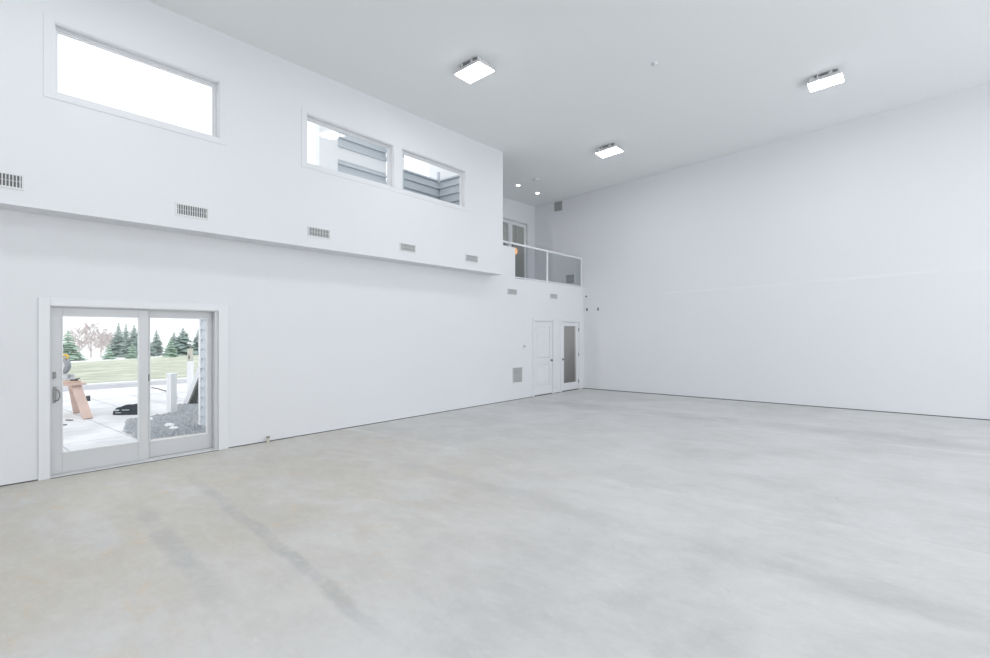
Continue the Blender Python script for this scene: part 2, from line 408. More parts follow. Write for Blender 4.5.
# knee wall and railing
struct(MB().box(LW-.1, LW, 9.341, 10.29, 3.093, 3.865), 'wall_knee', M['wall'], 'short white half wall where the railing begins, below its rail', 'wall')
r = empty('railing', (LW, 9.34, 3.092), label='white loft railing with two clear glass panels', cat='railing')
RT = .885; L_ = RW-9.34
MB().box(-.075, -.02, .002, L_-.0, RT-.03, RT+.02).build('top_rail', M['trim'], r, bevel=.008)
MB().box(-.06, -.035, .96, L_, .02, .05).build('bottom_rail', M['sash'], r)
for yy in (2.46, L_-.035):
    MB().box(-.075, -.02, yy-.034, yy+.034, 0.001, RT-.03).build('post', M['trim'], r, bevel=.004)
for yy in (.3, .6, .9):
    MB().box(-.06, -.04, yy-.02, yy+.02, .771, RT-.03).build('support_bracket', M['dark'], r)
for (a, b) in ((.98, 2.42), (2.50, L_-.07)):
    MB().box(-.053, -.043, a, b, .05, RT-.03).build('glass_panel', M['railglass'], r)

# small vestibule behind the glass door
mb = MB(); mb.box(-9.2, -9.1, 12.2, RW+.03, 0, 2.85); mb.box(-9.1, LW-.145, 12.2, 12.28, 0, 2.85); mb.box(-9.1, LW-.145, RW-.04, RW+.03, 0, 2.85)
mb.box(-9.1, LW-.145, 12.28, RW-.04, 2.7, 2.85)
struct(mb, 'wall_vestibule', M['roomgrey'], 'dim grey room seen through the glazed far door', 'wall')
bl = bpy.data.lights.new('vestibule_fill', 'POINT'); bl.energy = 17; bl.shadow_soft_size = .1  # bodiless light added to brighten what shows through the door glass
o = bpy.data.objects.new('vestibule_fill', bl); COL.objects.link(o); o.location = (-8.75, 12.6, 1.7)
bl = bpy.data.lights.new('loft_room_fill', 'POINT'); bl.energy = 30; bl.shadow_soft_size = .1  # added fill light, lifts the tone behind the loft glass
o = bpy.data.objects.new('loft_room_fill', bl); COL.objects.link(o); o.location = (-10.9, 12.4, 4.9)

# ------------------------------------------------------------ sliding door
d = empty('door_1', (LW, 2.22, 0), label='pale grey sliding glass patio door looking out to the yard', cat='door', kind='structure')
Y = lambda y: y-2.22
mb = MB(); mb.box(0, .022, Y(1.183), Y(1.285), .0, 2.112); mb.box(0, .022, Y(3.15), Y(3.287), 0, 2.112); mb.box(0, .024, Y(1.285), Y(3.15), 2.02, 2.112)
mb.build('casing', M['trim'], d, bevel=.004)
mb = MB(); frame_x(mb, -.15, -.002, Y(1.278), Y(3.157), 0.0, 2.027, .022, .05, .018, .02)
mb.box(-.06, -.048, Y(1.3), Y(3.107), .018, .034); mb.box(-.10, -.09, Y(1.3), Y(3.107), .018, .03)
mb.build('frame', M['doorgrey'], d, bevel=.002)
sp_ = frame_x(MB(), -.088, -.042+.0, Y(1.302), Y(2.292), .036, 2.004, .108, .112, .24, .105).build('sliding_panel', M['doorgrey'], d, bevel=.003)
MB().box(-.068, -.060, Y(1.41), Y(2.18), .276, 1.899).build('glass_pane', M['glass'], sp_)
mb = frame_x(MB(), -.070, -.036, Y(1.402), Y(2.188), .268, 1.907, .012, .012, .012, .012); mb.build('glazing_bead', M['sash'], sp_)
hd = MB().box(-.042, -.030, Y(1.322), Y(1.350), .875, 1.065).build('handle', M['metal'], sp_, bevel=.004)
MB().tube([(-.032, Y(1.345), .90), (-.005, Y(1.362), .905), (.004, Y(1.375), .94), (.004, Y(1.378), .98), (-.005, Y(1.365), 1.025), (-.032, Y(1.345), 1.03)], .006).build('grip', M['metal'], hd, smooth=True)
MB().box(-.042, -.028, Y(1.322), Y(1.350), 1.165, 1.24).build('deadbolt', M['metal'], sp_, bevel=.003)
fp = frame_x(MB(), -.140, -.094, Y(2.225), Y(3.106), .034, 2.004, .098, .072, .215, .10).build('fixed_panel', M['doorgrey'], d, bevel=.003)
MB().box(-.122, -.114, Y(2.323), Y(3.034), .249, 1.904).build('glass_pane', M['glass'], fp)
mb = frame_x(MB(), -.124, -.088, Y(2.315), Y(3.042), .241, 1.912, .012, .012, .012, .012); mb.build('glazing_bead', M['sash'], fp)
MB().box(-.094, -.070, Y(2.298), Y(2.312), 1.06, 1.15).build('latch_keeper', M['dark'], fp)
MB().box(-.085, -.05, Y(1.303), Y(2.291), .0181, .0355).box(-.135, -.1, Y(2.226), Y(3.105), .0181, .0335).build('panel_gap_shade', M['gap'], d)  # dark strips paint the shadow lines below both panels
MB().box(-.15, .012, Y(1.285), Y(3.15), -.001, .016).build('threshold', M['sash'], d, bevel=.003)
struct(MB().box(LW-.15, LW+.026, 1.286, 3.149, -.008, .005), 'shade_strip_3', M['gap'], 'dark strip painted as the shadow line under the sliding door threshold', 'trim')  # shadow line below the threshold, put in as dark colour

# ------------------------------------------------------------ interior doors
def int_door(name, y0, y1, label, kind):
    d = empty(name, (LW, (y0+y1)/2, 0), label=label, cat='door', kind='structure')
    w = (y1-y0)/2
    mb = MB(); frame_x(mb, 0, .018, -w-.065, w+.065, 0.004, 2.10, .07, .07, 0, .07); mb.build('casing', M['trim'], d, bevel=.004)
    mb = MB(); frame_x(mb, -.14, -.001, -w, w, 0, 2.034, .02, .02, 0, .02); mb.build('jamb', M['trim'], d)
    a, b, z0, z1 = -w+.024, w-.024, .026, 2.008
    if kind == 'panel':
        mb = MB()
        frame_x(mb, -.048, -.012, a, b, z0, z1, .115, .115, .22, .12)
        mb.box(-.048, -.012, a+.115, b-.115, .84, .99)
        mb.box(-.046, -.034, a+.115, b-.115, z0+.22, z1-.12)
        for (p, q) in ((z0+.22, .84), (.99, z1-.12)):
            i0, i1, j0, j1 = a+.15, b-.15, p+.035, q-.035
            mb.quadbox([(-.036, i0, j0), (-.036, i1, j0), (-.036, i1, j1), (-.036, i0, j1)], [(-.015, i0+.02, j0+.02), (-.015, i1-.02, j0+.02), (-.015, i1-.02, j1-.02), (-.015, i0+.02, j1-.02)])
        lf = mb.build('door_leaf', M['trim'], d)
    else:
        lf = frame_x(MB(), -.048, -.012, a, b, z0, z1, .125, .12, .215, .10).build('door_leaf', M['trim'], d)
        MB().box(-.034, -.026, a+.1255, b-.1205, z0+.2155, z1-.1005).build('glass_pane', M['doorglass'], lf)
        frame_x(MB(), -.02, -.006, a+.113, b-.108, z0+.203, z1-.088, .014, .014, .014, .014).build('glazing_bead', M['trim'], lf)
    ky, hy_ = (b-.06, a-.006) if kind == 'panel' else (a+.055, b+.006)
    MB().lathe((-.012, ky, .94), (1, 0, 0), [(0, .032), (.006, .032), (.008, .012), (.03, .011), (.036, .024), (.05, .029), (.062, .022), (.066, .0)]).build('knob', M['metal'], lf, smooth=True)
    for z in (.25, 1.05, 1.80):
        MB().cyl((-.004, hy_, z-.05), (-.004, hy_, z+.05), .012, n=10).build('hinge', M['grey_piece'], d)
    struct(MB().box(LW-.14, LW-.02, y0+.01, y1-.01, -.004, .018), 'shade_strip_4' if kind == 'panel' else 'shade_strip_5', M['gap'], 'dark strip painted as the shade in the gap under the ' + ('white panel door' if kind == 'panel' else 'glazed far door'), 'trim')  # dark filler paints the shade in the gap below the leaf
    return d
int_door('door_2', 11.12, 12.045, 'white two panel door beside the glazed door in the far left corner', 'panel')
int_door('door_3', 12.49, 13.495, 'white door with one tall glass pane, next to the far corner', 'glass')

# ------------------------------------------------------------ upper windows
def window(name, y0, y1, label, jambside=.05):
    w = empty(name, (UW, (y0+y1)/2, WZ0), label=label, cat='window', kind='structure')
    h = (y1-y0)/2; H = WZ1-WZ0
    frame_x(MB(), -.129, -.002, -h+.001, h-.001, .001, H-.001, .012, .012, .012, .012).build('jamb', M['trim'], w)
    frame_x(MB(), -.12, -.075, -h+.014, h-.014, .014, H-.014, .02, .028, .022, .03).build('frame', M['sash'], w, bevel=.003)
    s = frame_x(MB(), -.115, -.088, -h+.035, h-.043, .037, H-.045, .016, .018, .016, .018).build('sash', M['sash'], w, bevel=.002)
    MB().box(-.104, -.098, -h+.051, h-.061, .053, H-.063).build('glass_pane', M['glass'], s)
    return w
def casing(parent, y0, y1, mull=None):
    o = UW if parent is None else 0
    mb = MB()
    zb, zt = WZ0-.07, WZ1+.07; ya, yb = y0-.09, y1+.10
    off = (0, 0, 0) if parent is None else (UW, (y0+y1)/2, WZ0)
    X = lambda v: v+UW-off[0]
    mb.box(X(0), X(.009), ya-off[1], y0-off[1], zb-off[2], zt-off[2]); mb.box(X(0), X(.009), y1-off[1], yb-off[1], zb-off[2], zt-off[2])
    mb.box(X(0), X(.009), y0-off[1], y1-off[1], zb-off[2], WZ0-off[2]); mb.box(X(0), X(.009), y0-off[1], y1-off[1], WZ1-off[2], zt-off[2])
    if mull: mb.box(X(0), X(.009), mull[0], mull[1], WZ0, WZ1)
    return mb
w = window('window_1', 1.262, 3.028, 'high wide window showing only white sky, nearest the camera')
casing(w, 1.262, 3.028).build('casing', M['wall'], w, bevel=.002)
window('window_2', 4.335, 6.092, 'high window of the pair on the left, with grey siding and white sky beyond')
window('window_3', 6.292, 8.04, 'high window of the pair on the right, grey siding corner beyond')
struct(casing(None, 4.335, 8.04, (6.092, 6.292)), 'trim_7', M['wall'], 'white casing shared by the pair of high windows', 'trim', bevel=.003)

# ------------------------------------------------------------ vents and wall fittings
def vent_x(x, y0, y1, z0, z1, label, cat='air vent', group=None, n=14, horiz=False, m='ventback'):
    v = empty('air_vent', (x, (y0+y1)/2, z0), label=label, cat=cat, group=group)
    w = (y1-y0)/2; h = z1-z0
    frame_x(MB(), 0, .010, -w-.022, w+.022, -.022, h+.022, .022, .022, .022, .022).build('frame', M['ventwhite'], v, bevel=.002)
    MB().box(0.0005, .002, -w, w, 0, h).build('backing', M[m], v)
    mb = MB()
    if horiz:
        for k in range(n):
            z = h*(k+.5)/n; mb.quadbox([(.002, -w, z-.003), (.009, -w, z-.008), (.009, -w, z-.004), (.002, -w, z+.001)], [(.002, w, z-.003), (.009, w, z-.008), (.009, w, z-.004), (.002, w, z+.001)])
    else:
        for k in range(n):
            y = -w+2*w*(k+.5)/n; mb.box(.003, .009, y-.0045, y+.0045, 0, h)
    mb.box(.009, .0105, -w, w, h*.5-.002, h*.5+.002)
    lv_ = mb.build('louvres', M['ventwhite'], v)
    MB().box(.009, .018, w-.02, w-.008, h*.38, h*.62).build('lever', M['ventwhite'], lv_)
    return v
gv = 'supply vents along the overhang'
V = [(.635, .997, 'vent cut by the left picture edge, below the first high window'), (2.497, 2.862, 'vent on the overhang above the right side of the sliding door'),
     (4.369, 4.738, 'vent on the overhang below the left end of the window pair'), (6.255, 6.613, 'vent on the overhang below the middle of the window pair'),
     (8.066, 8.441, 'last and smallest looking vent on the overhang, nearest the railing')]
for a, b, l in V: vent_x(UW, a, b, 3.262, 3.388, 'white '+l, group=gv, n=13)
vent_x(LW, 9.995, 10.347, 2.675, 2.80, 'white vent just under the start of the railing', group='vents under the railing', n=13)
vent_x(LW, 11.906, 12.256, 2.670, 2.792, 'white vent above the gap between the two far doors', group='vents under the railing', n=13)
vent_x(LW, 10.2, 10.58, .447, .816, 'large square return grille low beside the panel door', cat='return grille', n=14)
def vent_y(x0, x1, z0, z1, label):
    v = vent_x(0, -(x1-x0)/2, (x1-x0)/2, 0, z1-z0, label, n=9)
    v.location = ((x0+x1)/2, RW+.03, z0); v.rotation_euler = (0, 0, -PI/2)
vent_y(-8.84, -8.54, 5.58, 5.87, 'square grey vent high on the end wall beside the loft')
vent_y(-8.40, -8.11, 3.26, 3.52, 'square vent low on the loft wall behind the railing glass')

t = empty('thermostat', (LW, 10.69, 1.28), label='small white thermostat with dark display left of the panel door', cat='thermostat')
MB().box(0, .006, -.07, .07, 0, .12).build('back_plate', M['plast'], t, bevel=.002)
hs = MB().box(.006, .024, -.062, .02, .02, .11).build('housing', M['plast'], t, bevel=.004)
MB().box(.024, .0255, -.045, 0, .055, .095).build('display', M['dark'], hs)
t = empty('light_switch', (LW, .86, 1.09), label='white double light switch at the left picture edge', cat='light switch')
MB().box(0, .006, -.06, .06, 0, .12).build('cover_plate', M['plast'], t, bevel=.002)
for y in (-.027, .027): MB().box(.006, .012, y-.016, y+.016, .03, .09).build('rocker', M['trim'], t, bevel=.002)
t = empty('pipe_stub', (LW+.06, 3.86, 0), label='short grey pipe stub rising from floor right of the sliding door', cat='pipe')
MB().cyl((0, 0, 0), (0, 0, .075), .022).build('pipe', M['rawpost'], t)
MB().cyl((0, 0, .075), (0, 0, .095), .026).build('cap', M['metal'], t)
# fittings on end wall near the corner
t = empty('wall_sensor', (-7.675, RW+.026, 2.815), label='round dark sensor on end wall, above the two black outlets', cat='sensor')
MB().lathe((0, 0, 0), (0, -1, 0), [(0, .05), (.008, .05), (.012, .04)]).build('base', M['plast'], t)
MB().lathe((0, -.012, 0), (0, -1, 0), [(0, .024), (.02, .022), (.028, .01)]).build('lens', M['dark'], t, smooth=True)
for x, l in ((-7.66, 'black outlet cover next to the corner, left of its twin'), (-7.285, 'black outlet cover farther from the corner, right of its twin')):
    t = empty('outlet', (x, RW+.024, 2.372), label=l, cat='outlet', group='black outlets on the end wall')
    cp = MB().box(-.022, .022, -.008, 0, 0, .09).build('cover_plate', M['dark'], t, bevel=.002)
    for z in (.022, .055): MB().box(-.012, .012, -.011, -.008, z, z+.018).build('socket', M['grey_piece'], cp)

# ------------------------------------------------------------ ceiling things
def fixture():
    r = empty('ceiling_light', label='x', cat='ceiling light', group='square LED ceiling lights in rows')
    r.rotation_euler = (0, -math.atan(SL), 0)
    MB().quadbox([(-.265, -.19, -.128), (.265, -.19, -.128), (.265, .19, -.128), (-.265, .19, -.128)], [(-.265, -.19, -.100), (.265, -.19, -.100), (.265, .19, -.100), (-.265, .19, -.100)]).build('housing', M['ventwhite'], r, bevel=.003)
    rf = MB().quadbox([(-.24, -.165, -.0999), (.24, -.165, -.0999), (.24, .165, -.0999), (-.24, .165, -.0999)], [(-.22, -.15, -.012), (.22, -.15, -.012), (.22, .15, -.012), (-.22, .15, -.012)]).build('reflector', M['ventwhite'], r)
    MB().box(-.258, .258, -.183, .183, -.133, -.1285).build('diffuser', M['led'], r)
    MB().box(-.15, .06, -.168, -.15, -.045, -.02).box(.13, .20, -.168, -.15, -.05, -.018).build('driver_vent', M['grey_piece'], rf)
    for sx in (-1, 1):
        for sy in (-1, 1):
            MB().box(sx*.10-.012, sx*.10+.012, sy*.175-.008, sy*.175+.008, -.0999, -.003).build('bracket', M['ventwhite'], r)
    return r
fx = [(-5.49, 6.15, 'square white ceiling light nearest the high windows, largest in view'),
      (-5.53, 10.98, 'small white ceiling light deepest in the hall, nearest the loft'),
      (-1.22, 10.95, 'white ceiling light on the right, close to the end wall'),
      (-1.22, 6.15, 'white ceiling light above the top edge of the picture'),
      (3.05, 10.76, 'white ceiling light beyond the right edge of the picture, near the end wall'),
      (3.05, 6.15, 'white ceiling light beyond the right edge of the picture, above the middle of the hall'),
      (-5.49, 1.5, 'white ceiling light above the sliding door end, out of the picture'),
      (-1.22, 1.5, 'white ceiling light almost over the camera'),
      (3.05, 1.5, 'white ceiling light to the right of the camera'),
      (-5.49, -3.0, 'white ceiling light behind the camera near the left wall'),
      (-1.22, -3.0, 'white ceiling light behind the camera in the middle row'),
      (3.05, -3.0, 'white ceiling light behind the camera on the right')]
f0 = fixture()
for i, (x, y, l) in enumerate(fx):
    o = f0 if i == 0 else copy_tree(f0)
    o.location = (x, y, cz(x, y)); o['label'] = l
def disc(name, x, y, label, cat, m, r, h, lens=None):
    o = empty(name, (x, y, cz(x, y)), label=label, cat=cat); o.rotation_euler = (0, -math.atan(SL), 0)
    MB().lathe((0, 0, 0), (0, 0, -1), [(0, r), (h*.4, r), (h, r*.8)], 28).build('base' if not lens else 'trim_ring', m, o, smooth=False)
    if lens: MB().lathe((0, 0, -h), (0, 0, -1), [(0, r*.72), (.004, r*.7)], 24).build('lens', lens, o)
    else: MB().lathe((0, 0, -h), (0, 0, -1), [(0, r*.5), (.008, r*.4)], 20).build('sensor_cap', M['ventwhite'], o)
    return o
disc('downlight', -8.63, 11.55, 'recessed round downlight in the loft ceiling, left one', 'downlight', M['trim'], .075, .003, M['down'])['group'] = 'downlights in the loft ceiling'
disc('downlight', -8.69, 12.60, 'recessed round downlight in the loft ceiling, right one nearest the end wall', 'downlight', M['trim'], .075, .003, M['down'])['group'] = 'downlights in the loft ceiling'
disc('smoke_detector', -8.0, 11.53, 'round white smoke detector on ceiling above the loft edge', 'smoke detector', M['plast'], .09, .03)
disc('ceiling_sensor', -3.32, 8.25, 'small round disc on open ceiling between the ceiling lights', 'ceiling sensor', M['sawlight'], .055, .03)

# ------------------------------------------------------------ outside: ground
GZ = -.03
struct(MB().box(-16.9, LW-.15, -6, 16, GZ-.1, GZ), 'patio', M['patio'], 'pale paved patio outside the sliding door', 'patio')
def strip(xa, xb, ya, yb, za, zb, name, m, label, cat, th=.15, kind='structure'):
    mb = MB().quadbox([(xb, ya, zb-th), (xa, ya, za-th), (xa, yb, za-th), (xb, yb, zb-th)], [(xb, ya, zb), (xa, ya, za), (xa, yb, za), (xb, yb, zb)])
    return tag(mb.build(name, m), label, cat, kind=kind)
strip(-16.9, -19.3, -60, 90, GZ, GZ, 'driveway_apron', M['snow'], 'snow dusted apron between the patio and the driveway', 'driveway')
strip(-19.3, -20.9, -60, 90, GZ, GZ-.02, 'driveway', M['road'], 'grey driveway crossing behind the patio', 'driveway')
strip(-20.9, -22.6, -60, 90, GZ+.04, GZ-.06, 'snow_bank', M['snow'], 'strip of white snow along the far side of the driveway', 'snow')
sl = -.030
zf = lambda x: GZ-.06+sl*(-x-22.6)
lp = [(-22.6, -90), (-50, -90), (-64, 9), (-118, 43), (-150, 160), (-22.6, 160)]
mb = MB().quadbox([(x, y, zf(x)-.15) for x, y in lp], [(x, y, zf(x)) for x, y in lp])
tag(mb.build('lawn', M['lawn']), 'pale green winter lawn sloping down to the trees', 'lawn', kind='structure')
zs = lambda x: zf(x)-.16
strip(-45, -450, -300, 500, zs(-45), zs(-450), 'snow_field', M['fars'], 'white snowy ground under the distant trees', 'snow')

# gravel bed
gp = [(-9.5, 2.7), (-9.2, 3.80), (-10.5, 3.80), (-10.7, 3.98), (-13.2, 5.0), (-13.6, 4.6), (-12.25, 3.95), (-12.0, 3.15), (-10.6, 2.75)]
mb = MB().quadbox([(x, y, GZ) for x, y in gp], [(x, y, GZ+.012) for x, y in gp])
def inpoly(x, y):
    c = False; n = len(gp)
    for i in range(n):
        (xa, ya), (xb, yb) = gp[i], gp[i-1]
        if (ya > y) != (yb > y) and x < (xb-xa)*(y-ya)/(yb-ya)+xa: c = not c
    return c
gr = empty('gravel_bed', (0, 0, 0), label='bed of loose grey gravel beside the patio by the door', cat='gravel', kind='stuff')
mb.build('gravel_base', M['gravel'], gr)
mb = MB(); cnt = 0
while cnt < 2600:
    x = random.uniform(-13.7, -9.2); y = random.uniform(2.7, 5.0)
    if not inpoly(x, y): continue
    cnt += 1; s = random.uniform(.018, .045); a = random.uniform(0, 6.3); i = len(mb.v)
    for k in range(4):
        b = a+k*PI/2; mb.v.append((x+s*math.cos(b)*random.uniform(.7, 1.2), y+s*math.sin(b)*random.uniform(.7, 1.2), GZ+.011))
    mb.v.append((x, y, GZ+.014+s*.8)); mb.f += [(i, i+1, i+4), (i+1, i+2, i+4), (i+2, i+3, i+4), (i+3, i, i+4)]
mb.build('stones', M['stone'], gr)
def patch(cx, cy, rx, ry, h, label, n=16):
    mb = MB(); ring = [(rx*math.cos(2*PI*k/n)*random.uniform(.7, 1.2), ry*math.sin(2*PI*k/n)*random.uniform(.7, 1.2)) for k in range(n)]
    mb.quadbox([(x, y, 0) for x, y in ring], [(x*.75, y*.75, h) for x, y in ring])
    o = mb.build('snow_patch', M['snow']); o.location = (cx, cy, GZ+.03); tag(o, label, 'snow patch', 'melting snow patches on the gravel')
patch(-10.55, 3.42, .15, .08, .03, 'largest white snow patch in the middle of the gravel bed')
patch(-10.2, 3.38, .12, .07, .02, 'small white snow patch nearest the door on the gravel')
patch(-11.6, 3.42, .12, .06, .03, 'small white snow patch at the far left of the gravel')

# ------------------------------------------------------------ outside: buildings
def laps_x(mb, x, ya, yb, za, zb, step=.2):     # lap siding facing +X
    z = za
    while z < zb-.01:
        z2 = min(z+step, zb); mb.quadbox([(x-.1, ya, z), (x+.035, ya, z), (x+.035, yb, z), (x-.1, yb, z)], [(x-.1, ya, z2), (x+.002, ya, z2), (x+.002, yb, z2), (x-.1, yb, z2)]); z = z2
def laps_y(mb, y, xa, xb, za, zb, step=.2):     # lap siding facing -Y
    z = za
    while z < zb-.01:
        z2 = min(z+step, zb); mb.quadbox([(xa, y-.035, z), (xb, y-.035, z), (xb, y+.1, z), (xa, y+.1, z)], [(xa, y-.002, z2), (xb, y-.002, z2), (xb, y+.1, z2), (xa, y+.1, z2)]); z = z2
PX = -9.35
s = empty('siding_wall', label='blue grey siding wall with white frieze seen through the left high window', cat='outside wall')
mb = MB(); laps_x(mb, PX, 6.15, 7.43, GZ, 5.36, .196); laps_x(mb, PX, 6.15, 7.43, 5.63, 6.3, .19); mb.build('siding', M['siding'], s)
MB().box(PX-.1, PX+.012, 6.15, 7.43, 5.36, 5.63).build('frieze_board', M['sidetrim'], s)
MB().box(PX-.12, PX+.03, 5.72, 6.15, GZ, 6.3).build('corner_post', M['sidetrim'], s)
mb = MB(); laps_y(mb, 7.45, PX+.03, PX+.5, GZ, 5.37, .196); laps_y(mb, 7.45, PX+.03, PX+.5, 5.65, 6.3, .19); mb.build('return_siding', M['siding'], s)
MB().box(PX+.03, PX+.5, 7.44, 7.55, 5.37, 5.65).build('return_frieze', M['sidetrim'], s)
s = empty('siding_parapet', label='blue grey siding corner below white sky seen through the right high window', cat='outside wall')
mb = MB(); laps_x(mb, PX, 7.56, 9.225, GZ, 5.55, .2); mb.build('siding', M['siding'], s)
mb = MB(); laps_y(mb, 9.13, PX+.04, LW-.16, GZ, 5.55, .2); mb.build('return_siding', M['siding'], s)
mb = MB(); mb.box(PX-.12, PX+.045, 7.56, 9.08, 5.551, 5.59); mb.box(PX+.045, LW-.16, 9.08, 9.225, 5.551, 5.59); mb.build('cap_board', M['extgrey'], s)
MB().box(PX-.45, LW-.16, 9.227, 9.238, 5.56, 6.35).build('upper_panel', M['sidetrim'], s)
mb = MB(); mb.box(PX+.0, PX+.06, 9.06, 9.12, 5.591, 5.8); mb.build('corner_bracket', M['extgrey'], s)

s = empty('porch_wall', label='pale grey siding wall stub with white corner board, right edge of door view', cat='outside wall')
mb = MB(); laps_y(mb, 3.9, -10.34, LW-.15, GZ, 2.9, .18); mb.build('siding', M['extgrey'], s)
MB().box(-10.43, -10.34, 3.865, 4.03, GZ, 2.9).build('corner_board', M['sidetrim'], s, bevel=.004)

# ------------------------------------------------------------ outside: objects on patio
Rz = math.radians(39.4)
p = empty('square_post', (-12.3, 4.03, GZ), .35, label='short square white post standing at the gravel edge', cat='post')
MB().box(-.07, .07, -.07, .07, .022, .845).build('sleeve', M['sidetrim'], p, bevel=.006)
MB().quadbox([(-.08, -.08, .845), (.08, -.08, .845), (.08, .08, .845), (-.08, .08, .845)], [(-.065, -.065, .865), (.065, -.065, .865), (.065, .065, .865), (-.065, .065, .865)]).build('cap', M['sidetrim'], p)
p = empty('wooden_post', (-14.05, 5.02, GZ), Rz, label='tall slim white post with bare wooden top, behind the short post', cat='post')
MB().box(-.055, .055, -.055, .055, 0, 1.02).build('sleeve', M['sidetrim'], p, bevel=.004)
MB().box(-.048, .048, -.048, .048, 1.02, 1.34).build('bare_wood', M['rawpost'], p, bevel=.004)
MB().box(-.014, .014, -.054, -.047, 1.08, 1.15).lathe((0, -.047, 1.17), (0, -1, 0), [(0, .012), (.007, .012)]).build('slot', M['dark'], p)
MB().box(-.012, .012, -.012, .012, 1.34, 1.46).build('stem', M['metal'], p)
MB().quadbox([(-.06, -.05, 1.46), (.06, -.05, 1.46), (.06, .05, 1.46), (-.06, .05, 1.46)], [(-.035, -.03, 1.50), (.035, -.03, 1.50), (.035, .03, 1.50), (-.035, .03, 1.50)]).build('snow_cap', M['sidetrim'], p)
p = empty('leaning_panel', (-13.52, 4.66, GZ), Rz, label='white panel with grey underside propped steeply beside the grey wall stub', cat='panel')
def lean(x0, x1, t, y0, y1, z1=1.55):
    return MB().quadbox([(x0, y0, 0), (x0+t, y0, 0), (x0+t, y1, 0), (x0, y1, 0)], [(x1, y0, z1), (x1+t, y0, z1), (x1+t, y1, z1), (x1, y1, z1)])
lean(0, .62, .11, 0, .9).build('white_board', M['sidetrim'], p)
lean(.111, .731, .035, .0, .9).build('underside', M['underside'], p)
for k in range(3): lean(.147+.05*k, .767+.0*k, .02, .08, .86, 1.5).build('batten', M['underside'], p)
lean(.32, .77, .03, .3, .9, 1.4).build('brace_board', M['underside'], p)

# sawhorse bench
b = empty('sawhorse', (-13.5, 2.14, GZ), 0, label='pale wooden sawhorse bench with splayed legs outside the door', cat='sawhorse')
MB().box(-.16, .16, -1.0, .56, .70, .74).build('top_board', M['wood'], b, bevel=.004)
MB().box(-.26, .26, -1.0, .63, .655, .699).build('under_board', M['pinkwood'], b, bevel=.004)
for sy in (-1, 1):
    y = .48 if sy > 0 else -.80
    MB().bar((.15, y, .655), (.70, y+.08*sy, .01), .045, .16, up=(0, 1, 0)).build('leg', M['pinkwood'], b)
    MB().bar((-.18, y, .655), (-.44, y+.14*sy, .01), .045, .14, up=(0, 1, 0)).build('leg', M['pinkwood'], b)
    MB().bar((.22, y-.04*sy, .60), (-.20, y-.04*sy, .60), .03, .09).build('leg_brace', M['wood'], b)
MB().box(.36, .42, .60, .66, .33, .44).build('clamp', M['dark'], b)
# miter saw
s = empty('miter_saw', (-13.71, 2.46, GZ+.741), Rz, label='mitre saw with round grey blade guard and yellow handle on the bench', cat='saw')
MB().box(-.24, .19, -.14, .14, 0, .04).build('base', M['sawlight'], s, bevel=.004)
MB().box(-.26, .16, .10, .13, .04, .12).build('fence', M['sawlight'], s)
MB().lathe((-.02, -.02, .31), (0, 1, 0), [(0, .12), (.004, .12)], 32).build('blade', M['sawlight'], s)
mb = MB()   # arc-shaped guard around the blade
n = 22; ring = []
for k in range(n+1):
    a = math.radians(-65+k*200/n); ring.append((a, ))
for k in range(n):
    a0, a1 = ring[k][0], ring[k+1][0]; q = lambda a, r, y: (-.02+r*math.cos(a), y, .31+r*math.sin(a))
    mb.quadbox([q(a0, .125, -.06), q(a0, .19, -.06), q(a1, .19, -.06), q(a1, .125, -.06)], [q(a0, .125, .03), q(a0, .19, .03), q(a1, .19, .03), q(a1, .125, .03)])
mb.build('blade_guard', M['blade'], s)
ar = MB().bar((.06, .05, .04), (-.02, .05, .32), .05, .05).build('arm', M['sawlight'], s)
MB().cyl((-.02, .03, .31), (-.02, .2, .31), .05).build('motor', M['sawlight'], ar)
MB().tube([(.0, -.02, .50), (.05, -.02, .535), (.12, -.02, .53), (.15, -.02, .49), (.11, -.02, .46)], .022, 10).build('handle', M['yellow'], s, smooth=True)
# power tool lead clamp on bench
t = MB().box(-.07, .07, -.015, .015, 0, .03).bar((.02, 0, .03), (.12, 0, .05), .02).build('hand_tool', M['dark']); t.location = (-13.41, 2.60, GZ+.741); t.rotation_euler = (0, 0, Rz)
tag(t, 'small dark hand tool lying on the sawhorse bench', 'hand tool')
# black bag
g = empty('tool_bag', (-12.93, 3.44, GZ), Rz+.12, label='open black tool bag with pale markings lying on the patio', cat='bag')
mb = MB(); prof = [(-.28, .10, .08), (-.2, .13, .15), (-.05, .15, .18), (.15, .15, .22), (.28, .12, .2)]
for k in range(len(prof)-1):
    (xa, wa, ha), (xb, wb, hb) = prof[k], prof[k+1]
    mb.quadbox([(xa, -wa, 0), (xa, wa, 0), (xa, wa*.8, ha), (xa, -wa*.8, ha)], [(xb, -wb, 0), (xb, wb, 0), (xb, wb*.8, hb), (xb, -wb*.8, hb)])
bd = mb.build('body', M['bag'], g)
mb = MB(); mb.box(-.22, -.12, -.168, -.155, .09, .12); mb.box(-.19, -.08, -.168, -.155, .045, .06); mb.box(-.06, .08, -.168, -.155, .10, .115)
mb.build('marking', M['paleteal'], bd)
MB().tube([(-.12, -.09, .16), (-.02, -.09, .20), (.08, -.09, .21), (.16, -.1, .18)], .010).build('strap', M['bag'], g, smooth=True)
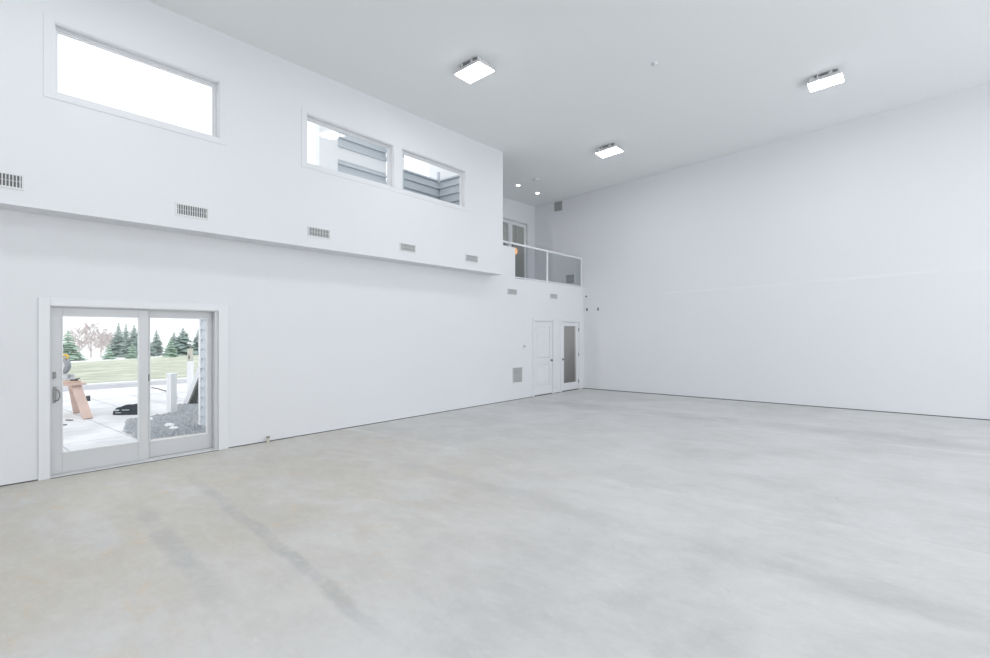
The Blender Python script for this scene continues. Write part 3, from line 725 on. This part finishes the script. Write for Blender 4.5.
for i, (x, y, rz, l, lab) in enumerate([(-13.2, 2.15, .75, .5, 'long flat dark piece lying under the sawhorse'), (-12.86, 2.42, .3, .16, 'short flat dark piece by the foot of the sawhorse leg'), (-12.35, 2.15, .85, .3, 'flat dark piece nearest the door, left of sawhorse leg')]):
    o = MB().box(-l/2, l/2, -.03, .03, 0, .02).build('flat_dark_piece', M['grey_piece'], bevel=.003); o.location = (x, y, GZ); o.rotation_euler = (0, 0, rz); tag(o, lab, 'grey_piece', 'flat dark pieces on the patio')  # thin flat dark grey bars on the paving
o = MB().tube([(-18.5, 5.5, GZ+.012), (-18.0, 5.52, GZ+.012), (-17.5, 5.47, GZ+.012), (-16.8, 5.42, GZ+.012), (-15.9, 5.3, GZ+.012), (-15.2, 5.1, GZ+.012), (-14.4, 4.8, GZ+.012)], .018).build('cord', M['dark'])
tag(o, 'thin dark cord lying across the pale paving behind the white posts', 'cord')

# ------------------------------------------------------------ trees
def conifer_mesh(seed, H, R, n):
    rr = random.Random(seed); mb = MB()
    tiers = int(H*3)
    for t in range(tiers):
        f = t/(tiers-1); z = H*(.07+.90*f); rad = R*(1-f)**.85*rr.uniform(.85, 1.12)+.12
        m_ = max(5, int(n*(1-f*.7)))
        for k in range(m_):
            a = 2*PI*(k+rr.random())/m_; L_ = rad*rr.uniform(.65, 1.38); w = L_*.36+.2; dz = -.22*L_*rr.uniform(.4, 1.4)
            c, s_ = math.cos(a), math.sin(a); i = len(mb.v)
            mb.v += [(0, 0, z+.15), (c*L_*.55-s_*w, s_*L_*.55+c*w, z+dz*.3-.08), (c*L_, s_*L_, z+dz), (c*L_*.55+s_*w, s_*L_*.55-c*w, z+dz*.3-.08), (c*L_*.5, s_*L_*.5, z+dz*.2+.14)]
            mb.f += [(i, i+1, i+4), (i+1, i+2, i+4), (i+2, i+3, i+4), (i+3, i, i+4)]
    i = len(mb.v)
    mb.cyl((0, 0, H*.93), (0, 0, H*1.02), .08, .01, 6)
    return mb
def bare_mesh(seed, H):
    rr = random.Random(seed); mb = MB()
    def rec(p, d, l, r, lv):
        mid = p+d*l*.5+Vector((rr.uniform(-1, 1), rr.uniform(-1, 1), rr.uniform(-.3, 1)))*l*.07; q = p+d*l
        mb.cyl(p, mid, r, r*.75, 3); mb.cyl(mid, q, r*.75, r*.45, 3)
        if lv >= 3: return
        for k in range(5 if lv < 2 else 4):
            f = rr.uniform(.25, 1); nd = (d+Vector((rr.uniform(-1, 1), rr.uniform(-1, 1), rr.uniform(-.5, .8)))*.8).normalized()
            rec(p.lerp(q, f), nd, l*rr.uniform(.35, .6), r*.55, lv+1)
    mb.cyl((0, 0, 0), (0, 0, H*.5), .17, .10, 8); mb.cyl((0, 0, H*.5), (0, 0, H*.95), .10, .02, 6)
    for k in range(22):
        f = .1+.8*(k/21); a = k*2.4+rr.uniform(-.4, .4); el = rr.uniform(.35, .8)+.3*f
        ln = H*(.42*(1-f)+.13)*rr.uniform(.85, 1.15)
        rec(Vector((0, 0, H*f)), Vector((math.cos(a)*math.cos(el), math.sin(a)*math.cos(el), math.sin(el))), ln, .085, 0)
    return mb
def conifer(x, y, H, R, m, label, seed, name='spruce_tree', z=None):
    z = zs(x) if z is None else z
    r = empty(name, (x, y, z-.05), random.uniform(0, 6), label=label, cat='tree', group='trees beyond the lawn')
    MB().cyl((0, 0, 0), (0, 0, H*.9), .16, .03, 8).build('trunk', M['bark'], r)
    conifer_mesh(seed, H, R, 13).build('foliage', M[m], r)
def at(px, dist):     # position on the ground at bearing px
    a = (px-495)/508.; return ((-.6345+a*.773)*dist, (.773+a*.6345)*dist)
def top(py, dist): return 1.7+(333-py)*dist/508.
def put(kind, px, py, dist, R, m, label, seed):
    x, y = at(px, dist); g = zs(x); H = top(py, dist)-g
    if kind == 'c': conifer(x, y, H, R, m, label, seed)
    else:
        r = empty('bare_tree', (x, y, g-.05), label=label, cat='tree', group='trees beyond the lawn')
        bm_ = bare_mesh(seed, H); k = H/max(v[2] for v in bm_.v); bm_.v = [(v[0]*k, v[1]*k, v[2]*k) for v in bm_.v]
        bm_.build('branches', M['bare'], r)
put('c', 68, 330, 76, 2.0, 'young', 'bushy green spruce at the left edge of the door view', 1)
put('b', 79, 324, 136, 0, '', 'pale bare tree leftmost in the door view, behind the bushy spruce', 2)
put('b', 91, 321, 118, 0, '', 'tallest pinkish bare tree in the left pane', 3)
put('b', 101, 325, 132, 0, '', 'bare tree just left of the tall dark spruces', 4)
put('b', 109, 331, 140, 0, '', 'smaller hazy bare tree directly behind the small round spruce', 14)
put('c', 108.5, 344, 84, 0.95, 'young', 'small young spruce standing alone in the middle of the left pane', 5)
put('c', 118.5, 322, 110, 2.3, 'conifer', 'tall dark spruce, left of the group in the left pane', 6)
put('c', 126, 323, 119, 1.9, 'conifer', 'tall narrow dark spruce, middle of the group in the left pane', 7)
put('c', 134, 324, 103, 2.3, 'conifer', 'tall dark spruce at the right edge of the left pane', 8)
put('c', 132, 342, 86, 1.1, 'young', 'small rounded green spruce in front of the dark ones, left pane', 9)
put('c', 148, 333, 110, 1.7, 'conifer', 'dark spruce cut by the left edge of the right pane', 10)
put('c', 156.5, 329, 119, 1.9, 'conifer', 'pointed dark spruce second from the left in the right pane', 11)
put('c', 171, 338, 82, 1.35, 'young', 'small pale green spruce in front, centre of the right pane', 12)
put('c', 174, 331, 132, 2.2, 'conifer', 'dark spruce behind the small pale one in the right pane', 13)
put('c', 183, 327, 104, 3.2, 'conifer', 'widest and tallest dark spruce in the right pane', 15)
put('c', 198, 329, 119, 2.0, 'conifer', 'dark spruce beside the grey corner wall, rightmost in the right pane', 16)

# ------------------------------------------------------------ world, camera
W = bpy.data.worlds.new('overcast'); S.world = W; W.use_nodes = True
nt = W.node_tree; bg = nt.nodes['Background']
bg.inputs['Color'].default_value = (.955, .98, 1.0, 1); bg.inputs['Strength'].default_value = 1.35
c = bpy.data.cameras.new('camera'); cam = bpy.data.objects.new('camera', c); COL.objects.link(cam)
c.sensor_width = 36; c.lens = 508/990*36; c.shift_y = 4/990; c.clip_end = 1000; c.clip_start = .05
cam.location = (0, 0, 1.7); cam.rotation_euler = (PI/2, 0, math.radians(39.381))
S.camera = cam
S.view_settings.view_transform = 'Standard'; S.view_settings.look = 'None'; S.view_settings.gamma = 1
S.view_settings.exposure = 0; S.view_settings.use_curve_mapping = False
